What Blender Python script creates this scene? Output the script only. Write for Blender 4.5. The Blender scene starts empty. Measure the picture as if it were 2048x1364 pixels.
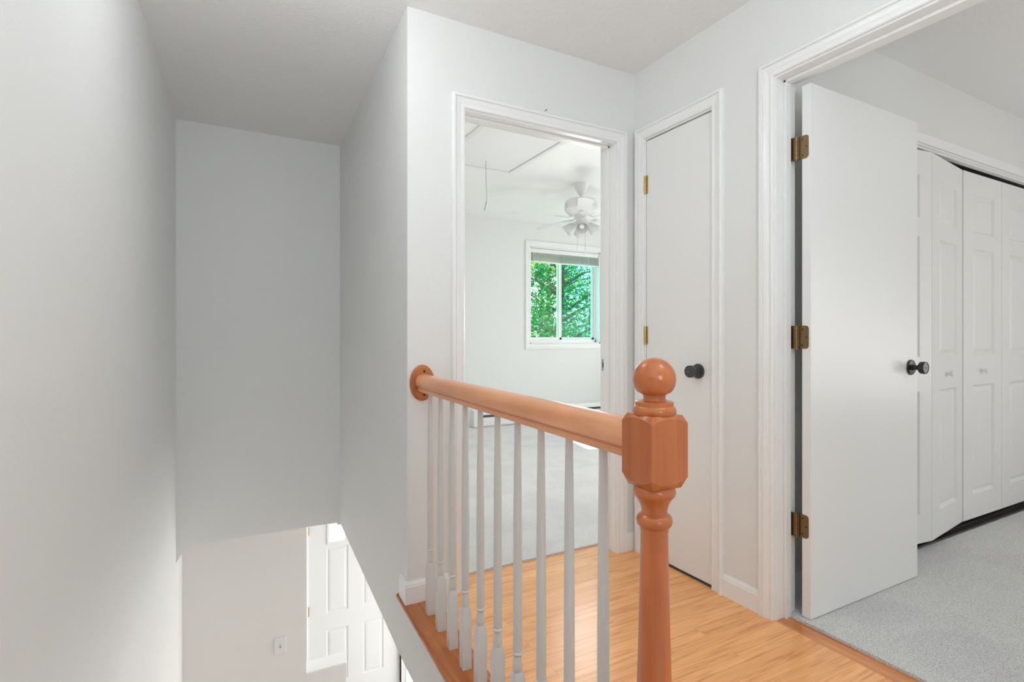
import bpy, bmesh, math, random
from mathutils import Vector, Matrix
random.seed(7)
SC = bpy.context.scene
COL = SC.collection
R = math.radians

# ------------------------------------------------------------------ camera
cd = bpy.data.cameras.new('camera'); cam = bpy.data.objects.new('camera', cd); COL.objects.link(cam)
cam.location = (0, 0, 1.085); cam.rotation_euler = (R(90), 0, R(-28.4256))
cd.sensor_width = 36; cd.lens = 1066/2048*36; cd.shift_y = -6/2048; cd.clip_start = 0.02; cd.clip_end = 200
SC.camera = cam
SC.view_settings.view_transform = 'Standard'; SC.view_settings.look = 'None'
SC.view_settings.exposure = 0.22; SC.view_settings.gamma = 1.0; SC.view_settings.use_curve_mapping = False
SC.cycles.max_bounces = 14; SC.cycles.diffuse_bounces = 8; SC.cycles.transparent_max_bounces = 16
SC.cycles.use_denoising = True
SC.cycles.sample_clamp_indirect = 6.0

# ------------------------------------------------------------------ sky, sun, room lights, added fills
w = bpy.data.worlds.new('sky'); SC.world = w; w.use_nodes = True
bg = w.node_tree.nodes['Background']; bg.inputs[0].default_value = (0.93, 0.97, 1.0, 1); bg.inputs[1].default_value = 2.2

def area(name, loc, direction, sx, sy, power, color=(1, 1, 1)):
    l = bpy.data.lights.new(name, 'AREA'); l.shape = 'RECTANGLE'; l.size = sx; l.size_y = sy
    l.energy = power; l.color = color
    o = bpy.data.objects.new(name, l); COL.objects.link(o); o.location = loc
    o.rotation_euler = Vector(direction).to_track_quat('-Z', 'Y').to_euler()
    return o
sl = bpy.data.lights.new('sun', 'SUN'); sl.energy = 9; sl.angle = R(0.6); sl.color = (1, .97, .9)
so = bpy.data.objects.new('sun', sl); COL.objects.link(so)
so.rotation_euler = Vector((-.2, -.87, -1)).to_track_quat('-Z', 'Y').to_euler()
COOL = (.80, .94, 1.0)
def globe(name, loc, r, power, color):
    l = bpy.data.lights.new(name, 'POINT'); l.energy = power; l.color = color; l.shadow_soft_size = r
    o = bpy.data.objects.new(name, l); COL.objects.link(o); o.location = loc; return o
globe('hall_lamp', (1.05, .25, 2.12), .16, 5.6, (.92, .98, 1.0))
globe('stairwell_fill', (0.24, 1.72, 2.27), .07, 6.0, (.92, .97, 1.0))  # unseen point fill, added to lift the stairwell ceiling and walls
globe('hall_fill', (0.40, -.75, 1.25), .20, 10, (.82, .93, 1.0))  # added fill behind the viewer; no table lamp is known here
area('hall_bounce_fill', (0.35, -.45, 1.35), (0, .35, 1), .45, .45, 15, (.84, .94, 1.0))  # added fill aimed up, so the ceiling bounces light around
area('hall_rear_fill', (0.70, -2.9, 1.35), (0, 1, 0.05), 1.8, 1.9, 4, (.88, .96, 1))  # added soft fill from behind; the rear wall has no window
area('bedroom_side_fill', (5.1, -0.6, 1.35), (-1, .25, 0.3), 2.0, 1.5, 26, (1, .985, .97))  # added side fill for the right bedroom, set before a solid wall
globe('bedroom_fill', (3.3, -0.3, 1.4), .2, 7, (1, .985, .97))  # unseen point fill, added to even out the right bedroom
area('far_bedroom_side_fill', (5.5, 4.0, 1.35), (-1, 0, .4), 2.2, 1.6, 37, (1, .97, .97))  # added fill at the solid side wall, tilted up to brighten the ceiling
globe('far_bedroom_fill', (2.5, 3.3, 1.3), .25, 17, (1, .97, .97))  # bare point fill added to lighten the far bedroom
area('foyer_daylight', (3.35, 4.1, -1.5), (-1, 0.1, 0), 2.0, 1.8, 64, (1, .99, .98))

# ------------------------------------------------------------------ materials
def nmat(name):
    m = bpy.data.materials.new(name); m.use_nodes = True
    nt = m.node_tree; b = nt.nodes['Principled BSDF']
    return m, nt, b
def paint(name, col, rough=.5, bump=0.0, scale=60, spec=.3, detail=3):
    m, nt, b = nmat(name)
    b.inputs['Base Color'].default_value = (*col, 1); b.inputs['Roughness'].default_value = rough
    b.inputs['Specular IOR Level'].default_value = spec
    if bump:
        tc = nt.nodes.new('ShaderNodeTexCoord'); n = nt.nodes.new('ShaderNodeTexNoise')
        n.inputs['Scale'].default_value = scale; n.inputs['Detail'].default_value = detail
        bp = nt.nodes.new('ShaderNodeBump'); bp.inputs['Strength'].default_value = bump; bp.inputs['Distance'].default_value = .004
        nt.links.new(tc.outputs['Object'], n.inputs['Vector']); nt.links.new(n.outputs['Fac'], bp.inputs['Height'])
        nt.links.new(bp.outputs['Normal'], b.inputs['Normal'])
    return m
def metal(name, col, rough=.35):
    m, nt, b = nmat(name); b.inputs['Base Color'].default_value = (*col, 1)
    b.inputs['Metallic'].default_value = 1; b.inputs['Roughness'].default_value = rough
    return m
WALLC = (.78, .785, .775)
M_wall = paint('wall_paint', WALLC, .55, .12, 140)
M_wall_low = paint('lower_wall_paint', (.80, .79, .77), .55, .12, 140)
M_ceil = paint('ceiling_texture', (.82, .82, .815), .9, .75, 55, .1, 6)
M_trim = paint('trim_white_gloss', (.87, .87, .865), .28, 0, spec=.45)
M_door = paint('door_white', (.83, .83, .82), .33, .05, 30, .4)
M_bif = paint('bifold_white', (.82, .82, .81), .38, .06, 90, .35)
M_whitebright = paint('white_enamel', (.82, .82, .82), .3)
M_entry = paint('entry_white', (.74, .74, .74), .4)
M_black = paint('oil_black', (.012, .012, .013), .32, spec=.5)
M_blackmid = paint('graphite_satin', (.05, .052, .055), .3, spec=.5)
M_brass = metal('aged_brass', (.24, .165, .085), .38)
M_brass2 = metal('bright_brass', (.55, .42, .18), .3)
M_steel = metal('steel', (.35, .36, .38), .35)
M_dark = paint('dark_recess', (.02, .018, .02), .8)
M_hole = paint('screw_hole', (.02, .008, .004), .8)
M_plastic = paint('plastic_white', (.80, .80, .79), .35)
M_cord = paint('cord_grey', (.45, .44, .42), .7)
M_bark = paint('bark', (.12, .09, .06), .9, .5, 20)

def wood(name, c1, c2, grain_axis, gscale=1.0, rough=.28, coat=.3):
    m, nt, b = nmat(name)
    tc = nt.nodes.new('ShaderNodeTexCoord'); mp = nt.nodes.new('ShaderNodeMapping')
    s = [34*gscale]*3; s[grain_axis] = 1.6*gscale; mp.inputs['Scale'].default_value = s
    n = nt.nodes.new('ShaderNodeTexNoise'); n.inputs['Scale'].default_value = 1.0; n.inputs['Detail'].default_value = 7; n.inputs['Distortion'].default_value = .6
    r = nt.nodes.new('ShaderNodeValToRGB')
    r.color_ramp.elements[0].position = .32; r.color_ramp.elements[0].color = (*c2, 1)
    r.color_ramp.elements[1].position = .66; r.color_ramp.elements[1].color = (*c1, 1)
    n2 = nt.nodes.new('ShaderNodeTexNoise'); n2.inputs['Scale'].default_value = 5; n2.inputs['Detail'].default_value = 2
    mx = nt.nodes.new('ShaderNodeMix'); mx.data_type = 'RGBA'; mx.blend_type = 'MULTIPLY'; mx.inputs[0].default_value = .45
    r2 = nt.nodes.new('ShaderNodeValToRGB'); r2.color_ramp.elements[0].position = .35; r2.color_ramp.elements[0].color = (.72, .68, .64, 1)
    r2.color_ramp.elements[1].position = .65; r2.color_ramp.elements[1].color = (1, 1, 1, 1)
    L = nt.links.new
    L(tc.outputs['Object'], mp.inputs[0]); L(mp.outputs[0], n.inputs['Vector']); L(n.outputs['Fac'], r.inputs[0])
    L(tc.outputs['Object'], n2.inputs['Vector']); L(n2.outputs['Fac'], r2.inputs[0])
    L(r.outputs[0], mx.inputs[6]); L(r2.outputs[0], mx.inputs[7]); L(mx.outputs[2], b.inputs['Base Color'])
    b.inputs['Roughness'].default_value = rough; b.inputs['Coat Weight'].default_value = coat; b.inputs['Coat Roughness'].default_value = .12
    return m
M_newel = wood('newel_wood', (.60, .168, .043), (.45, .11, .024), 2, 1.0)
M_rail = wood('rail_wood', (.90, .42, .215), (.76, .31, .14), 1, .8, .3)
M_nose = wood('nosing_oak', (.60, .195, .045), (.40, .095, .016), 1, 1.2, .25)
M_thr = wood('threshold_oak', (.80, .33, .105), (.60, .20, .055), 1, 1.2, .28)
M_rose = wood('rosette_wood', (.52, .17, .05), (.40, .11, .03), 2, 1.0)
M_tread = wood('stair_tread_oak', (.50, .19, .06), (.34, .10, .025), 0, 1.0)

def floor_wood():
    m, nt, b = nmat('oak_strip_floor'); L = nt.links.new
    tc = nt.nodes.new('ShaderNodeTexCoord')
    br = nt.nodes.new('ShaderNodeTexBrick'); br.inputs['Scale'].default_value = 1.0
    br.inputs['Brick Width'].default_value = .95; br.inputs['Row Height'].default_value = .0572
    br.inputs['Mortar Size'].default_value = .0006; br.inputs['Mortar Smooth'].default_value = .3
    br.inputs['Bias'].default_value = 0.0; br.offset = .37; br.offset_frequency = 3
    br.inputs['Color1'].default_value = (0, 0, 0, 1); br.inputs['Color2'].default_value = (1, 1, 1, 1); br.inputs['Mortar'].default_value = (.5, .5, .5, 1)
    L(tc.outputs['Object'], br.inputs['Vector'])
    # grain, shifted per board
    sep = nt.nodes.new('ShaderNodeSeparateColor'); L(br.outputs['Color'], sep.inputs[0])
    mp = nt.nodes.new('ShaderNodeMapping'); mp.inputs['Scale'].default_value = (1.0, 16, 1)
    ml = nt.nodes.new('ShaderNodeMath'); ml.operation = 'MULTIPLY'; ml.inputs[1].default_value = 37
    L(sep.outputs[0], ml.inputs[0])
    cx = nt.nodes.new('ShaderNodeCombineXYZ'); L(ml.outputs[0], cx.inputs[0]); L(ml.outputs[0], cx.inputs[2])
    va = nt.nodes.new('ShaderNodeVectorMath'); L(tc.outputs['Object'], va.inputs[0]); L(cx.outputs[0], va.inputs[1]); L(va.outputs[0], mp.inputs[0])
    wv = nt.nodes.new('ShaderNodeTexNoise'); wv.inputs['Scale'].default_value = 2.6; wv.inputs['Detail'].default_value = 6; wv.inputs['Distortion'].default_value = 1.6
    L(mp.outputs[0], wv.inputs['Vector'])
    rg = nt.nodes.new('ShaderNodeValToRGB'); e = rg.color_ramp.elements
    e[0].position = .36; e[0].color = (.78, .33, .11, 1); e[1].position = .62; e[1].color = (.97, .50, .20, 1)
    e2 = e.new(.46); e2.color = (.92, .44, .165, 1)
    L(wv.outputs['Fac'], rg.inputs[0])
    rb = nt.nodes.new('ShaderNodeValToRGB'); q = rb.color_ramp.elements
    q[0].position = 0; q[0].color = (.95, .89, .82, 1); q[1].position = 1; q[1].color = (1.06, 1.06, 1.04, 1)
    L(sep.outputs[0], rb.inputs[0])
    mx = nt.nodes.new('ShaderNodeMix'); mx.data_type = 'RGBA'; mx.blend_type = 'MULTIPLY'; mx.inputs[0].default_value = 1
    L(rg.outputs[0], mx.inputs[6]); L(rb.outputs[0], mx.inputs[7])
    md = nt.nodes.new('ShaderNodeMix'); md.data_type = 'RGBA'; md.inputs[7].default_value = (.22, .07, .02, 1)
    mf = nt.nodes.new('ShaderNodeMath'); mf.operation = 'MULTIPLY'; mf.inputs[1].default_value = .55; L(br.outputs['Fac'], mf.inputs[0])
    L(mf.outputs[0], md.inputs[0]); L(mx.outputs[2], md.inputs[6])
    # paint flecks
    vo = nt.nodes.new('ShaderNodeTexVoronoi'); vo.inputs['Scale'].default_value = 13; vo.inputs['Randomness'].default_value = 1
    L(tc.outputs['Object'], vo.inputs['Vector'])
    lt = nt.nodes.new('ShaderNodeMath'); lt.operation = 'LESS_THAN'; lt.inputs[1].default_value = .022; L(vo.outputs['Distance'], lt.inputs[0])
    sp = nt.nodes.new('ShaderNodeSeparateColor'); L(vo.outputs['Color'], sp.inputs[0])
    g2 = nt.nodes.new('ShaderNodeMath'); g2.operation = 'GREATER_THAN'; g2.inputs[1].default_value = .55; L(sp.outputs[0], g2.inputs[0])
    g3 = nt.nodes.new('ShaderNodeMath'); g3.operation = 'MULTIPLY'; L(lt.outputs[0], g3.inputs[0]); L(g2.outputs[0], g3.inputs[1])
    mw = nt.nodes.new('ShaderNodeMix'); mw.data_type = 'RGBA'; mw.inputs[7].default_value = (.85, .8, .74, 1)
    L(g3.outputs[0], mw.inputs[0]); L(md.outputs[2], mw.inputs[6]); L(mw.outputs[2], b.inputs['Base Color'])
    b.inputs['Roughness'].default_value = .3; b.inputs['Coat Weight'].default_value = .4; b.inputs['Coat Roughness'].default_value = .22
    bp = nt.nodes.new('ShaderNodeBump'); bp.inputs['Strength'].default_value = .12; bp.inputs['Distance'].default_value = .002
    L(wv.outputs['Fac'], bp.inputs['Height']); L(bp.outputs['Normal'], b.inputs['Normal'])
    return m
M_floor = floor_wood()
M_bal = paint('baluster_shaded_white', (.64, .62, .595), .35, 0, spec=.4)  # greyed white: the balusters' backlit shade is put into the colour

def carpet(name, c1, c2):
    m, nt, b = nmat(name); L = nt.links.new
    tc = nt.nodes.new('ShaderNodeTexCoord')
    n = nt.nodes.new('ShaderNodeTexNoise'); n.inputs['Scale'].default_value = 230; n.inputs['Detail'].default_value = 3
    n2 = nt.nodes.new('ShaderNodeTexNoise'); n2.inputs['Scale'].default_value = 2.4; n2.inputs['Detail'].default_value = 3; n2.inputs['Distortion'].default_value = .8
    L(tc.outputs['Object'], n.inputs['Vector']); L(tc.outputs['Object'], n2.inputs['Vector'])
    r = nt.nodes.new('ShaderNodeValToRGB'); r.color_ramp.elements[0].position = .3; r.color_ramp.elements[0].color = (*c2, 1)
    r.color_ramp.elements[1].position = .62; r.color_ramp.elements[1].color = (*c1, 1); L(n.outputs['Fac'], r.inputs[0])
    r2 = nt.nodes.new('ShaderNodeValToRGB'); r2.color_ramp.elements[0].position = .42; r2.color_ramp.elements[0].color = (.93, .925, .95, 1)
    r2.color_ramp.elements[1].position = .55; r2.color_ramp.elements[1].color = (1, 1, 1, 1); L(n2.outputs['Fac'], r2.inputs[0])
    mx = nt.nodes.new('ShaderNodeMix'); mx.data_type = 'RGBA'; mx.blend_type = 'MULTIPLY'; mx.inputs[0].default_value = 1
    L(r.outputs[0], mx.inputs[6]); L(r2.outputs[0], mx.inputs[7]); L(mx.outputs[2], b.inputs['Base Color'])
    b.inputs['Roughness'].default_value = 1; b.inputs['Specular IOR Level'].default_value = .05
    b.inputs['Sheen Weight'].default_value = .2
    bp = nt.nodes.new('ShaderNodeBump'); bp.inputs['Strength'].default_value = .8; bp.inputs['Distance'].default_value = .006
    L(n.outputs['Fac'], bp.inputs['Height']); L(bp.outputs['Normal'], b.inputs['Normal'])
    return m
M_carpet = carpet('grey_carpet', (.82, .82, .80), (.46, .46, .45))
M_carpet2 = carpet('pale_carpet', (.84, .835, .82), (.66, .655, .64))

def glass(name, tint, gloss=.06):
    m = bpy.data.materials.new(name); m.use_nodes = True; nt = m.node_tree; nt.nodes.clear()
    o = nt.nodes.new('ShaderNodeOutputMaterial'); t = nt.nodes.new('ShaderNodeBsdfTransparent'); g = nt.nodes.new('ShaderNodeBsdfGlossy')
    t.inputs[0].default_value = (*tint, 1); g.inputs['Roughness'].default_value = .02
    mx = nt.nodes.new('ShaderNodeMixShader'); mx.inputs[0].default_value = gloss
    nt.links.new(t.outputs[0], mx.inputs[1]); nt.links.new(g.outputs[0], mx.inputs[2]); nt.links.new(mx.outputs[0], o.inputs[0])
    return m
M_glass = glass('window_glass', (.82, .98, .92), .012)
M_screen = glass('insect_screen', (.66, .90, .94), .005)
M_glass3 = glass('door_glass', (.92, 1, .97))
def frosted():
    m, nt, b = nmat('frosted_glass'); b.inputs['Base Color'].default_value = (.86, .86, .86, 1); b.inputs['Roughness'].default_value = .4
    b.inputs['Transmission Weight'].default_value = .35
    return m
M_frost = frosted()
def leafmat():
    m, nt, b = nmat('leaf_green'); L = nt.links.new
    at = nt.nodes.new('ShaderNodeAttribute'); at.attribute_name = 'tone'
    r = nt.nodes.new('ShaderNodeValToRGB'); e = r.color_ramp.elements
    e[0].position = 0; e[0].color = (.008, .10, .035, 1); e[1].position = 1; e[1].color = (.42, .62, .10, 1)
    e2 = e.new(.5); e2.color = (.02, .22, .06, 1); e3 = e.new(.82); e3.color = (.06, .36, .09, 1)
    L(at.outputs['Fac'], r.inputs[0]); L(r.outputs[0], b.inputs['Base Color']); b.inputs['Roughness'].default_value = .6
    tr = nt.nodes.new('ShaderNodeBsdfTranslucent'); L(r.outputs[0], tr.inputs[0])
    mx = nt.nodes.new('ShaderNodeMixShader'); mx.inputs[0].default_value = .35
    out = nt.nodes['Material Output']; L(b.outputs[0], mx.inputs[1]); L(tr.outputs[0], mx.inputs[2]); L(mx.outputs[0], out.inputs[0])
    return m
M_leaf = leafmat()
M_slat = bpy.data.materials.new('blind_vinyl'); M_slat.use_nodes = True
_n = M_slat.node_tree; _t = _n.nodes.new('ShaderNodeBsdfTranslucent'); _t.inputs[0].default_value = (.9, .9, .88, 1)
_x = _n.nodes.new('ShaderNodeMixShader'); _x.inputs[0].default_value = .75; _n.nodes['Principled BSDF'].inputs['Base Color'].default_value = (.86, .86, .85, 1)
_n.links.new(_n.nodes['Principled BSDF'].outputs[0], _x.inputs[1]); _n.links.new(_t.outputs[0], _x.inputs[2]); _n.links.new(_x.outputs[0], _n.nodes['Material Output'].inputs[0])
M_lawn = paint('lawn', (.08, .22, .05), .9, .5, 40)

# ------------------------------------------------------------------ mesh helpers
class MB:
    def __init__(self): self.v = []; self.f = []
    def add(self, vs, fs):
        k = len(self.v); self.v += [tuple(p) for p in vs]; self.f += [tuple(i+k for i in q) for q in fs]; return self
    def box(self, x0, x1, y0, y1, z0, z1):
        return self.add([(x0,y0,z0),(x1,y0,z0),(x1,y1,z0),(x0,y1,z0),(x0,y0,z1),(x1,y0,z1),(x1,y1,z1),(x0,y1,z1)],
            [(3,2,1,0),(4,5,6,7),(0,1,5,4),(1,2,6,5),(2,3,7,6),(3,0,4,7)])
    def prism(self, pts, z0, z1):
        n = len(pts); f0 = z0 if callable(z0) else (lambda p: z0)
        vs = [(x, y, f0((x, y))) for x, y in pts] + [(x, y, z1) for x, y in pts]
        return self.add(vs, [tuple(range(n-1, -1, -1)), tuple(range(n, 2*n))] + [(i, (i+1) % n, n+(i+1) % n, n+i) for i in range(n)])
    def lathe(self, prof, n=32, c=(0,0,0), axis='z', sx=1, sy=1):
        """prof = [(r, h)...] from one end to the other"""
        vs = []; fs = []
        for r, h in prof:
            for i in range(n):
                a = 2*math.pi*i/n; p = (r*math.cos(a)*sx, r*math.sin(a)*sy, h)
                if axis == 'x': p = (p[2], p[0], p[1])
                if axis == 'y': p = (p[0], p[2], p[1])
                vs.append((p[0]+c[0], p[1]+c[1], p[2]+c[2]))
        m = len(prof)
        for j in range(m-1):
            for i in range(n): fs.append((j*n+i, j*n+(i+1) % n, (j+1)*n+(i+1) % n, (j+1)*n+i))
        fs.append(tuple(range(n-1, -1, -1))); fs.append(tuple(range((m-1)*n, m*n)))
        return self.add(vs, fs)
    def tube(self, pts, r, n=8):
        pts = [Vector(p) for p in pts]; rings = []
        rr = r if isinstance(r, (list, tuple)) else [r]*len(pts)
        for i, p in enumerate(pts):
            d = (pts[min(i+1, len(pts)-1)]-pts[max(i-1, 0)]).normalized()
            u = d.cross(Vector((0, 0, 1)));
            if u.length < 1e-3: u = d.cross(Vector((0, 1, 0)))
            u.normalize(); v = d.cross(u).normalized()
            rings.append([p+rr[i]*(math.cos(2*math.pi*k/n)*u+math.sin(2*math.pi*k/n)*v) for k in range(n)])
        vs = [q for g in rings for q in g]; fs = []
        for j in range(len(pts)-1):
            for i in range(n): fs.append((j*n+i, j*n+(i+1) % n, (j+1)*n+(i+1) % n, (j+1)*n+i))
        fs.append(tuple(range(n-1, -1, -1))); fs.append(tuple(range((len(pts)-1)*n, len(pts)*n)))
        return self.add(vs, fs)
    def loft(self, rings, closed=True):
        """list of rings with equal counts (closed rings); optional end caps"""
        n = len(rings[0]); vs = [p for g in rings for p in g]; fs = []
        for j in range(len(rings)-1):
            for i in range(n): fs.append((j*n+i, j*n+(i+1) % n, (j+1)*n+(i+1) % n, (j+1)*n+i))
        if closed: fs.append(tuple(range(n-1, -1, -1))); fs.append(tuple(range((len(rings)-1)*n, len(rings)*n)))
        return self.add(vs, fs)
    def xf(self, fn): self.v = [tuple(fn(p)) for p in self.v]; return self
    def build(self, name, mat, parent=None, smooth=False, bevel=0, angle=35, seg=2):
        me = bpy.data.meshes.new(name); me.from_pydata(self.v, [], self.f)
        bm = bmesh.new(); bm.from_mesh(me); bmesh.ops.recalc_face_normals(bm, faces=bm.faces[:]); bm.to_mesh(me); bm.free()
        me.materials.append(mat)
        o = bpy.data.objects.new(name, me); COL.objects.link(o)
        if parent is not None: o.parent = parent
        if bevel:
            md = o.modifiers.new('edge', 'BEVEL'); md.width = bevel; md.segments = seg; md.limit_method = 'ANGLE'; md.angle_limit = R(30)
        if smooth:
            for p in me.polygons: p.use_smooth = True
            me.set_sharp_from_angle(angle=R(angle))
        return o
def tag(o, label, cat, group=None, kind=None):
    o['label'] = label; o['category'] = cat
    if group: o['group'] = group
    if kind: o['kind'] = kind
    return o
def thing(name, loc, label, cat, group=None, kind=None, rz=0):
    o = bpy.data.objects.new(name, None); COL.objects.link(o); o.empty_display_size = .05
    o.location = loc; o.rotation_euler = (0, 0, rz)
    return tag(o, label, cat, group, kind)
def S(o, label, cat): return tag(o, label, cat, kind='structure')

H = 2.44; XR = 1.861; YA = 2.117; WT = .118; YB2 = 5.90; HB2 = 2.575
def wl(y): return -.303 + (y-2.594)*.0343          # left wall face
def ws(y): return .660 + (y-2.117)*.0352           # stairwell inner wall face
def rx(y): return .722 + (y-2.117)*.0416           # railing line
YF = 3.89; YW = 4.24; ZG = -2.70; YD = 5.5

# ------------------------------------------------------------------ shell: floors
fl = MB().prism([(rx(2.24)+.06, 2.24), (rx(.6)+.06, .60), (wl(.6)-.02, .60), (wl(.1)-.02, .10), (XR, .10), (XR, 2.24)], -.02, 0.0).build('floor', M_floor)
S(fl, 'orange oak strip floor of the upstairs landing', 'floor')
sb = MB().prism([(XR, .53), (1.935, .53), (1.935, 1.315), (XR, 1.315)], -.02, .001).build('trim_1', M_thr, bevel=.001)
S(sb, 'oak border board across the right bedroom doorway, beside the grey carpet', 'threshold')
ns = MB()
def edge(y): return ws(y)-.021
prof = [(0, 0), (-.007, -.003), (-.010, -.010), (-.007, -.017), (0, -.020)]
ring = lambda y: [(edge(y)+.010+a, y, b) for a, b in prof] + [(rx(y)+.0595, y, -.020), (rx(y)+.0595, y, 0)]
ns.loft([ring(.60), ring(2.225)])
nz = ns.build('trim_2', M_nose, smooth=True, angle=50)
S(nz, 'dark oak nosing board along the landing edge under the balusters', 'nosing')
sub = MB().prism([(ws(.64), .64), (ws(2.1165), 2.1165), (XR+.1, 2.1165), (XR+.1, -3.0), (wl(-3), -3.0), (wl(.64), .64)], -.268, -.0205).build('wall_landing', M_wall)
S(sub, 'painted side of the landing floor below the nosing board', 'wall')
c1 = MB().prism([(1.9355, .53), (1.9355, 1.315), (1.979, 1.315), (1.979, 1.40), (5.2, 1.40), (5.2, -2.5), (1.979, -2.5), (1.979, .53)], -.02, .012).build('floor_bedroom', M_carpet)
S(c1, 'grey cut pile carpet of the right bedroom', 'carpet')
S(MB().prism([(wl(.1), .0999), (wl(-3), -3.0), (XR, -3.0), (XR, .0999)], -.02, .010).build('floor_hall_bounce', M_carpet2), 'unseen pale carpet added behind the viewer for neutral bounce light', 'carpet')  # pale covering added in place of oak, unseen, to keep bounced light neutral
c2 = MB().prism([(.92, 2.242), (1.735, 2.242), (5.6, 2.242), (5.6, YB2), (.80, YB2), (.80, 2.242)], -.02, .010).build('floor_far_bedroom', M_carpet2)
S(c2, 'pale carpet of the far bedroom seen through the balusters', 'carpet')
s1 = MB().box(.78, 5.7, 2.131, YB2+.1, -.268, -.0205).box(1.962, 5.3, -2.6, 2.13, -.268, -.0205).build('floor_slab', M_wall)
S(s1, 'underside slab of the upstairs bedroom floors', 'floor')

# ------------------------------------------------------------------ shell: ceilings
S(MB().prism([(wl(-3)-.1, -3.0), (5.3, -3.0), (5.3, 2.235), (ws(2.235)+.12, 2.235), (ws(4)+.12, 4.0), (wl(4)-.1, 4.0)], H, H+.1).build('ceiling', M_ceil),
  'white textured ceiling over landing, stairwell and right bedroom', 'ceiling')
S(MB().box(.6, 5.75, 2.236, YB2+.16, HB2, HB2+.1).build('ceiling_far_bedroom', paint('flat_ceiling', (.88, .88, .87), .9, .15, 30, .1)),
  'white flat ceiling of the far bedroom', 'ceiling')
S(MB().box(-.24, .80, YF+.112, YD+.6, -.25, -.18).build('ceiling_foyer', M_ceil), 'ceiling of the entry foyer below', 'ceiling')

# ------------------------------------------------------------------ shell: walls
S(MB().prism([(wl(-3), -3.0), (wl(YW+.14), YW+.14), (wl(YW+.14)-.12, YW+.14), (wl(-3)-.12, -3.0)], ZG, H).build('wall_left', M_wall),
  'tall grey white wall on the left of the stairwell', 'wall')
wf = MB().prism([(wl(YF), YF), (ws(YF), YF), (ws(YF), YF+.11), (wl(YF), YF+.11)], -.214, H)
S(wf.build('wall_far', M_wall), 'grey white end wall hanging over the lower stairs', 'wall')
gus = MB().add([(wl(YF)-.003, YF-.001, -.19), (wl(YF)+.085, YF-.001, -.205), (wl(YF)+.070, YF-.001, -.222), (wl(YF)+.045, YF-.001, -.238), (wl(YF)+.025, YF-.001, -.262), (wl(YF)-.003, YF-.001, -.318),
               (wl(YF)-.003, YF+.10, -.19), (wl(YF)+.085, YF+.10, -.205), (wl(YF)+.070, YF+.10, -.222), (wl(YF)+.045, YF+.10, -.238), (wl(YF)+.025, YF+.10, -.262), (wl(YF)-.003, YF+.10, -.318)],
              [(0,1,2,3,4,5), (11,10,9,8,7,6), (0,6,7,1), (1,7,8,2), (2,8,9,3), (3,9,10,4), (4,10,11,5), (5,11,6,0)])
S(gus.build('trim_3', M_wall), 'small rounded plaster gusset in the corner under the end wall', 'plaster')
zb = lambda p: -.272 + max(0, (p[1]-2.117))/(YF-2.117)*.056
S(MB().prism([(ws(2.117), 2.117), (ws(YF+.11), YF+.11), (ws(YF+.11)+.11, YF+.11), (ws(2.117)+.11, 2.117)], zb, H).prism([(ws(YF+.11)+.001, YF+.11), (.78, YB2), (.84, YB2), (ws(YF+.11)+.11, YF+.11)], -.27, HB2).build('wall_inner', M_wall),
  'shaded grey wall on the right side of the stairwell', 'wall')
# wall with the far bedroom door
J0, J1, JZ = .916, 1.737, 2.066
wb = MB().prism([(ws(YA)+.1101, YA), (J0-.018, YA), (J0-.018, YA+WT), (ws(YA+WT)+.1101, YA+WT)], -.0, H)
wb.box(J1+.018, XR+.117, YA, YA+WT, 0, H).box(J0-.018, J1+.018, YA, YA+WT, JZ+.018, H)
wb.box(XR+.117, 5.6, YA, YA+WT, 0, HB2).box(.78, XR+.117, YA+.08, YA+WT, H, HB2)
S(wb.build('wall_back', M_wall), 'pale wall holding the open doorway to the far bedroom', 'wall')
# right wall
D0, D1 = 1.622, 2.027      # closet leaf
B0, B1 = .53, 1.315        # bedroom opening
wr = MB()
X2 = XR+.117
wr.box(XR, X2, -3.0, B0-.018, 0, H).box(XR, X2, B0-.018, B1+.018, JZ+.034, H).box(XR, X2, B1+.018, D0-.021, 0, H)
wr.box(XR, X2, D0-.021, D1+.021, JZ+.028, H).box(XR, X2, D1+.021, YA, 0, H)
S(wr.build('wall_right', M_wall), 'pale wall with the hall closet door and the bedroom doorway', 'wall')
S(MB().box(wl(-3), XR, -3.12, -3.0, 0, H).build('wall_rear', M_wall), 'end wall of the hall behind the viewer', 'wall')
# bedroom closet wall
YC = 1.40; CX0, CX1, CZ = 2.70, 4.66, 2.052
wc = MB().box(X2, CX0, YC, YC+.11, 0, H).box(CX1, 5.2, YC, YC+.11, 0, H).box(CX0, CX1, YC, YC+.028, CZ, H).box(CX0, CX1, YC+.0285, YC+.11, 2.30, H)
wc.box(CX0-.11, CX0-.001, YC+.11, YA, 0, H).box(CX1+.001, CX1+.11, YC+.11, YA, 0, H)
S(wc.build('wall_closet', M_wall), 'bedroom wall over the white folding closet doors', 'wall')
S(MB().box(5.2, 5.3, -2.5, YC+.11, 0, H).box(X2, 5.3, -2.6, -2.5, 0, H).build('wall_bedroom', M_wall), 'outer walls of the right bedroom', 'wall')
# far bedroom
WX0, WX1, WZ0, WZ1 = 3.456, 4.575, 1.012, 2.262
wn = MB().box(.78, WX0, YB2, YB2+.14, -.27, HB2).box(WX1, 5.75, YB2, YB2+.14, -.27, HB2).box(WX0, WX1, YB2, YB2+.14, -.27, WZ0).box(WX0, WX1, YB2, YB2+.14, WZ1, HB2)
M_wall2 = paint('far_bedroom_wall', (.78, .78, .77), .6, .1, 140)
S(wn.build('wall_window', M_wall2), 'white bedroom wall around the window', 'wall')
S(MB().box(5.6, 5.75, YA, YB2, 0, HB2).build('wall_far_bedroom_side', M_wall2), 'side wall of the far bedroom', 'wall')
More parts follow.
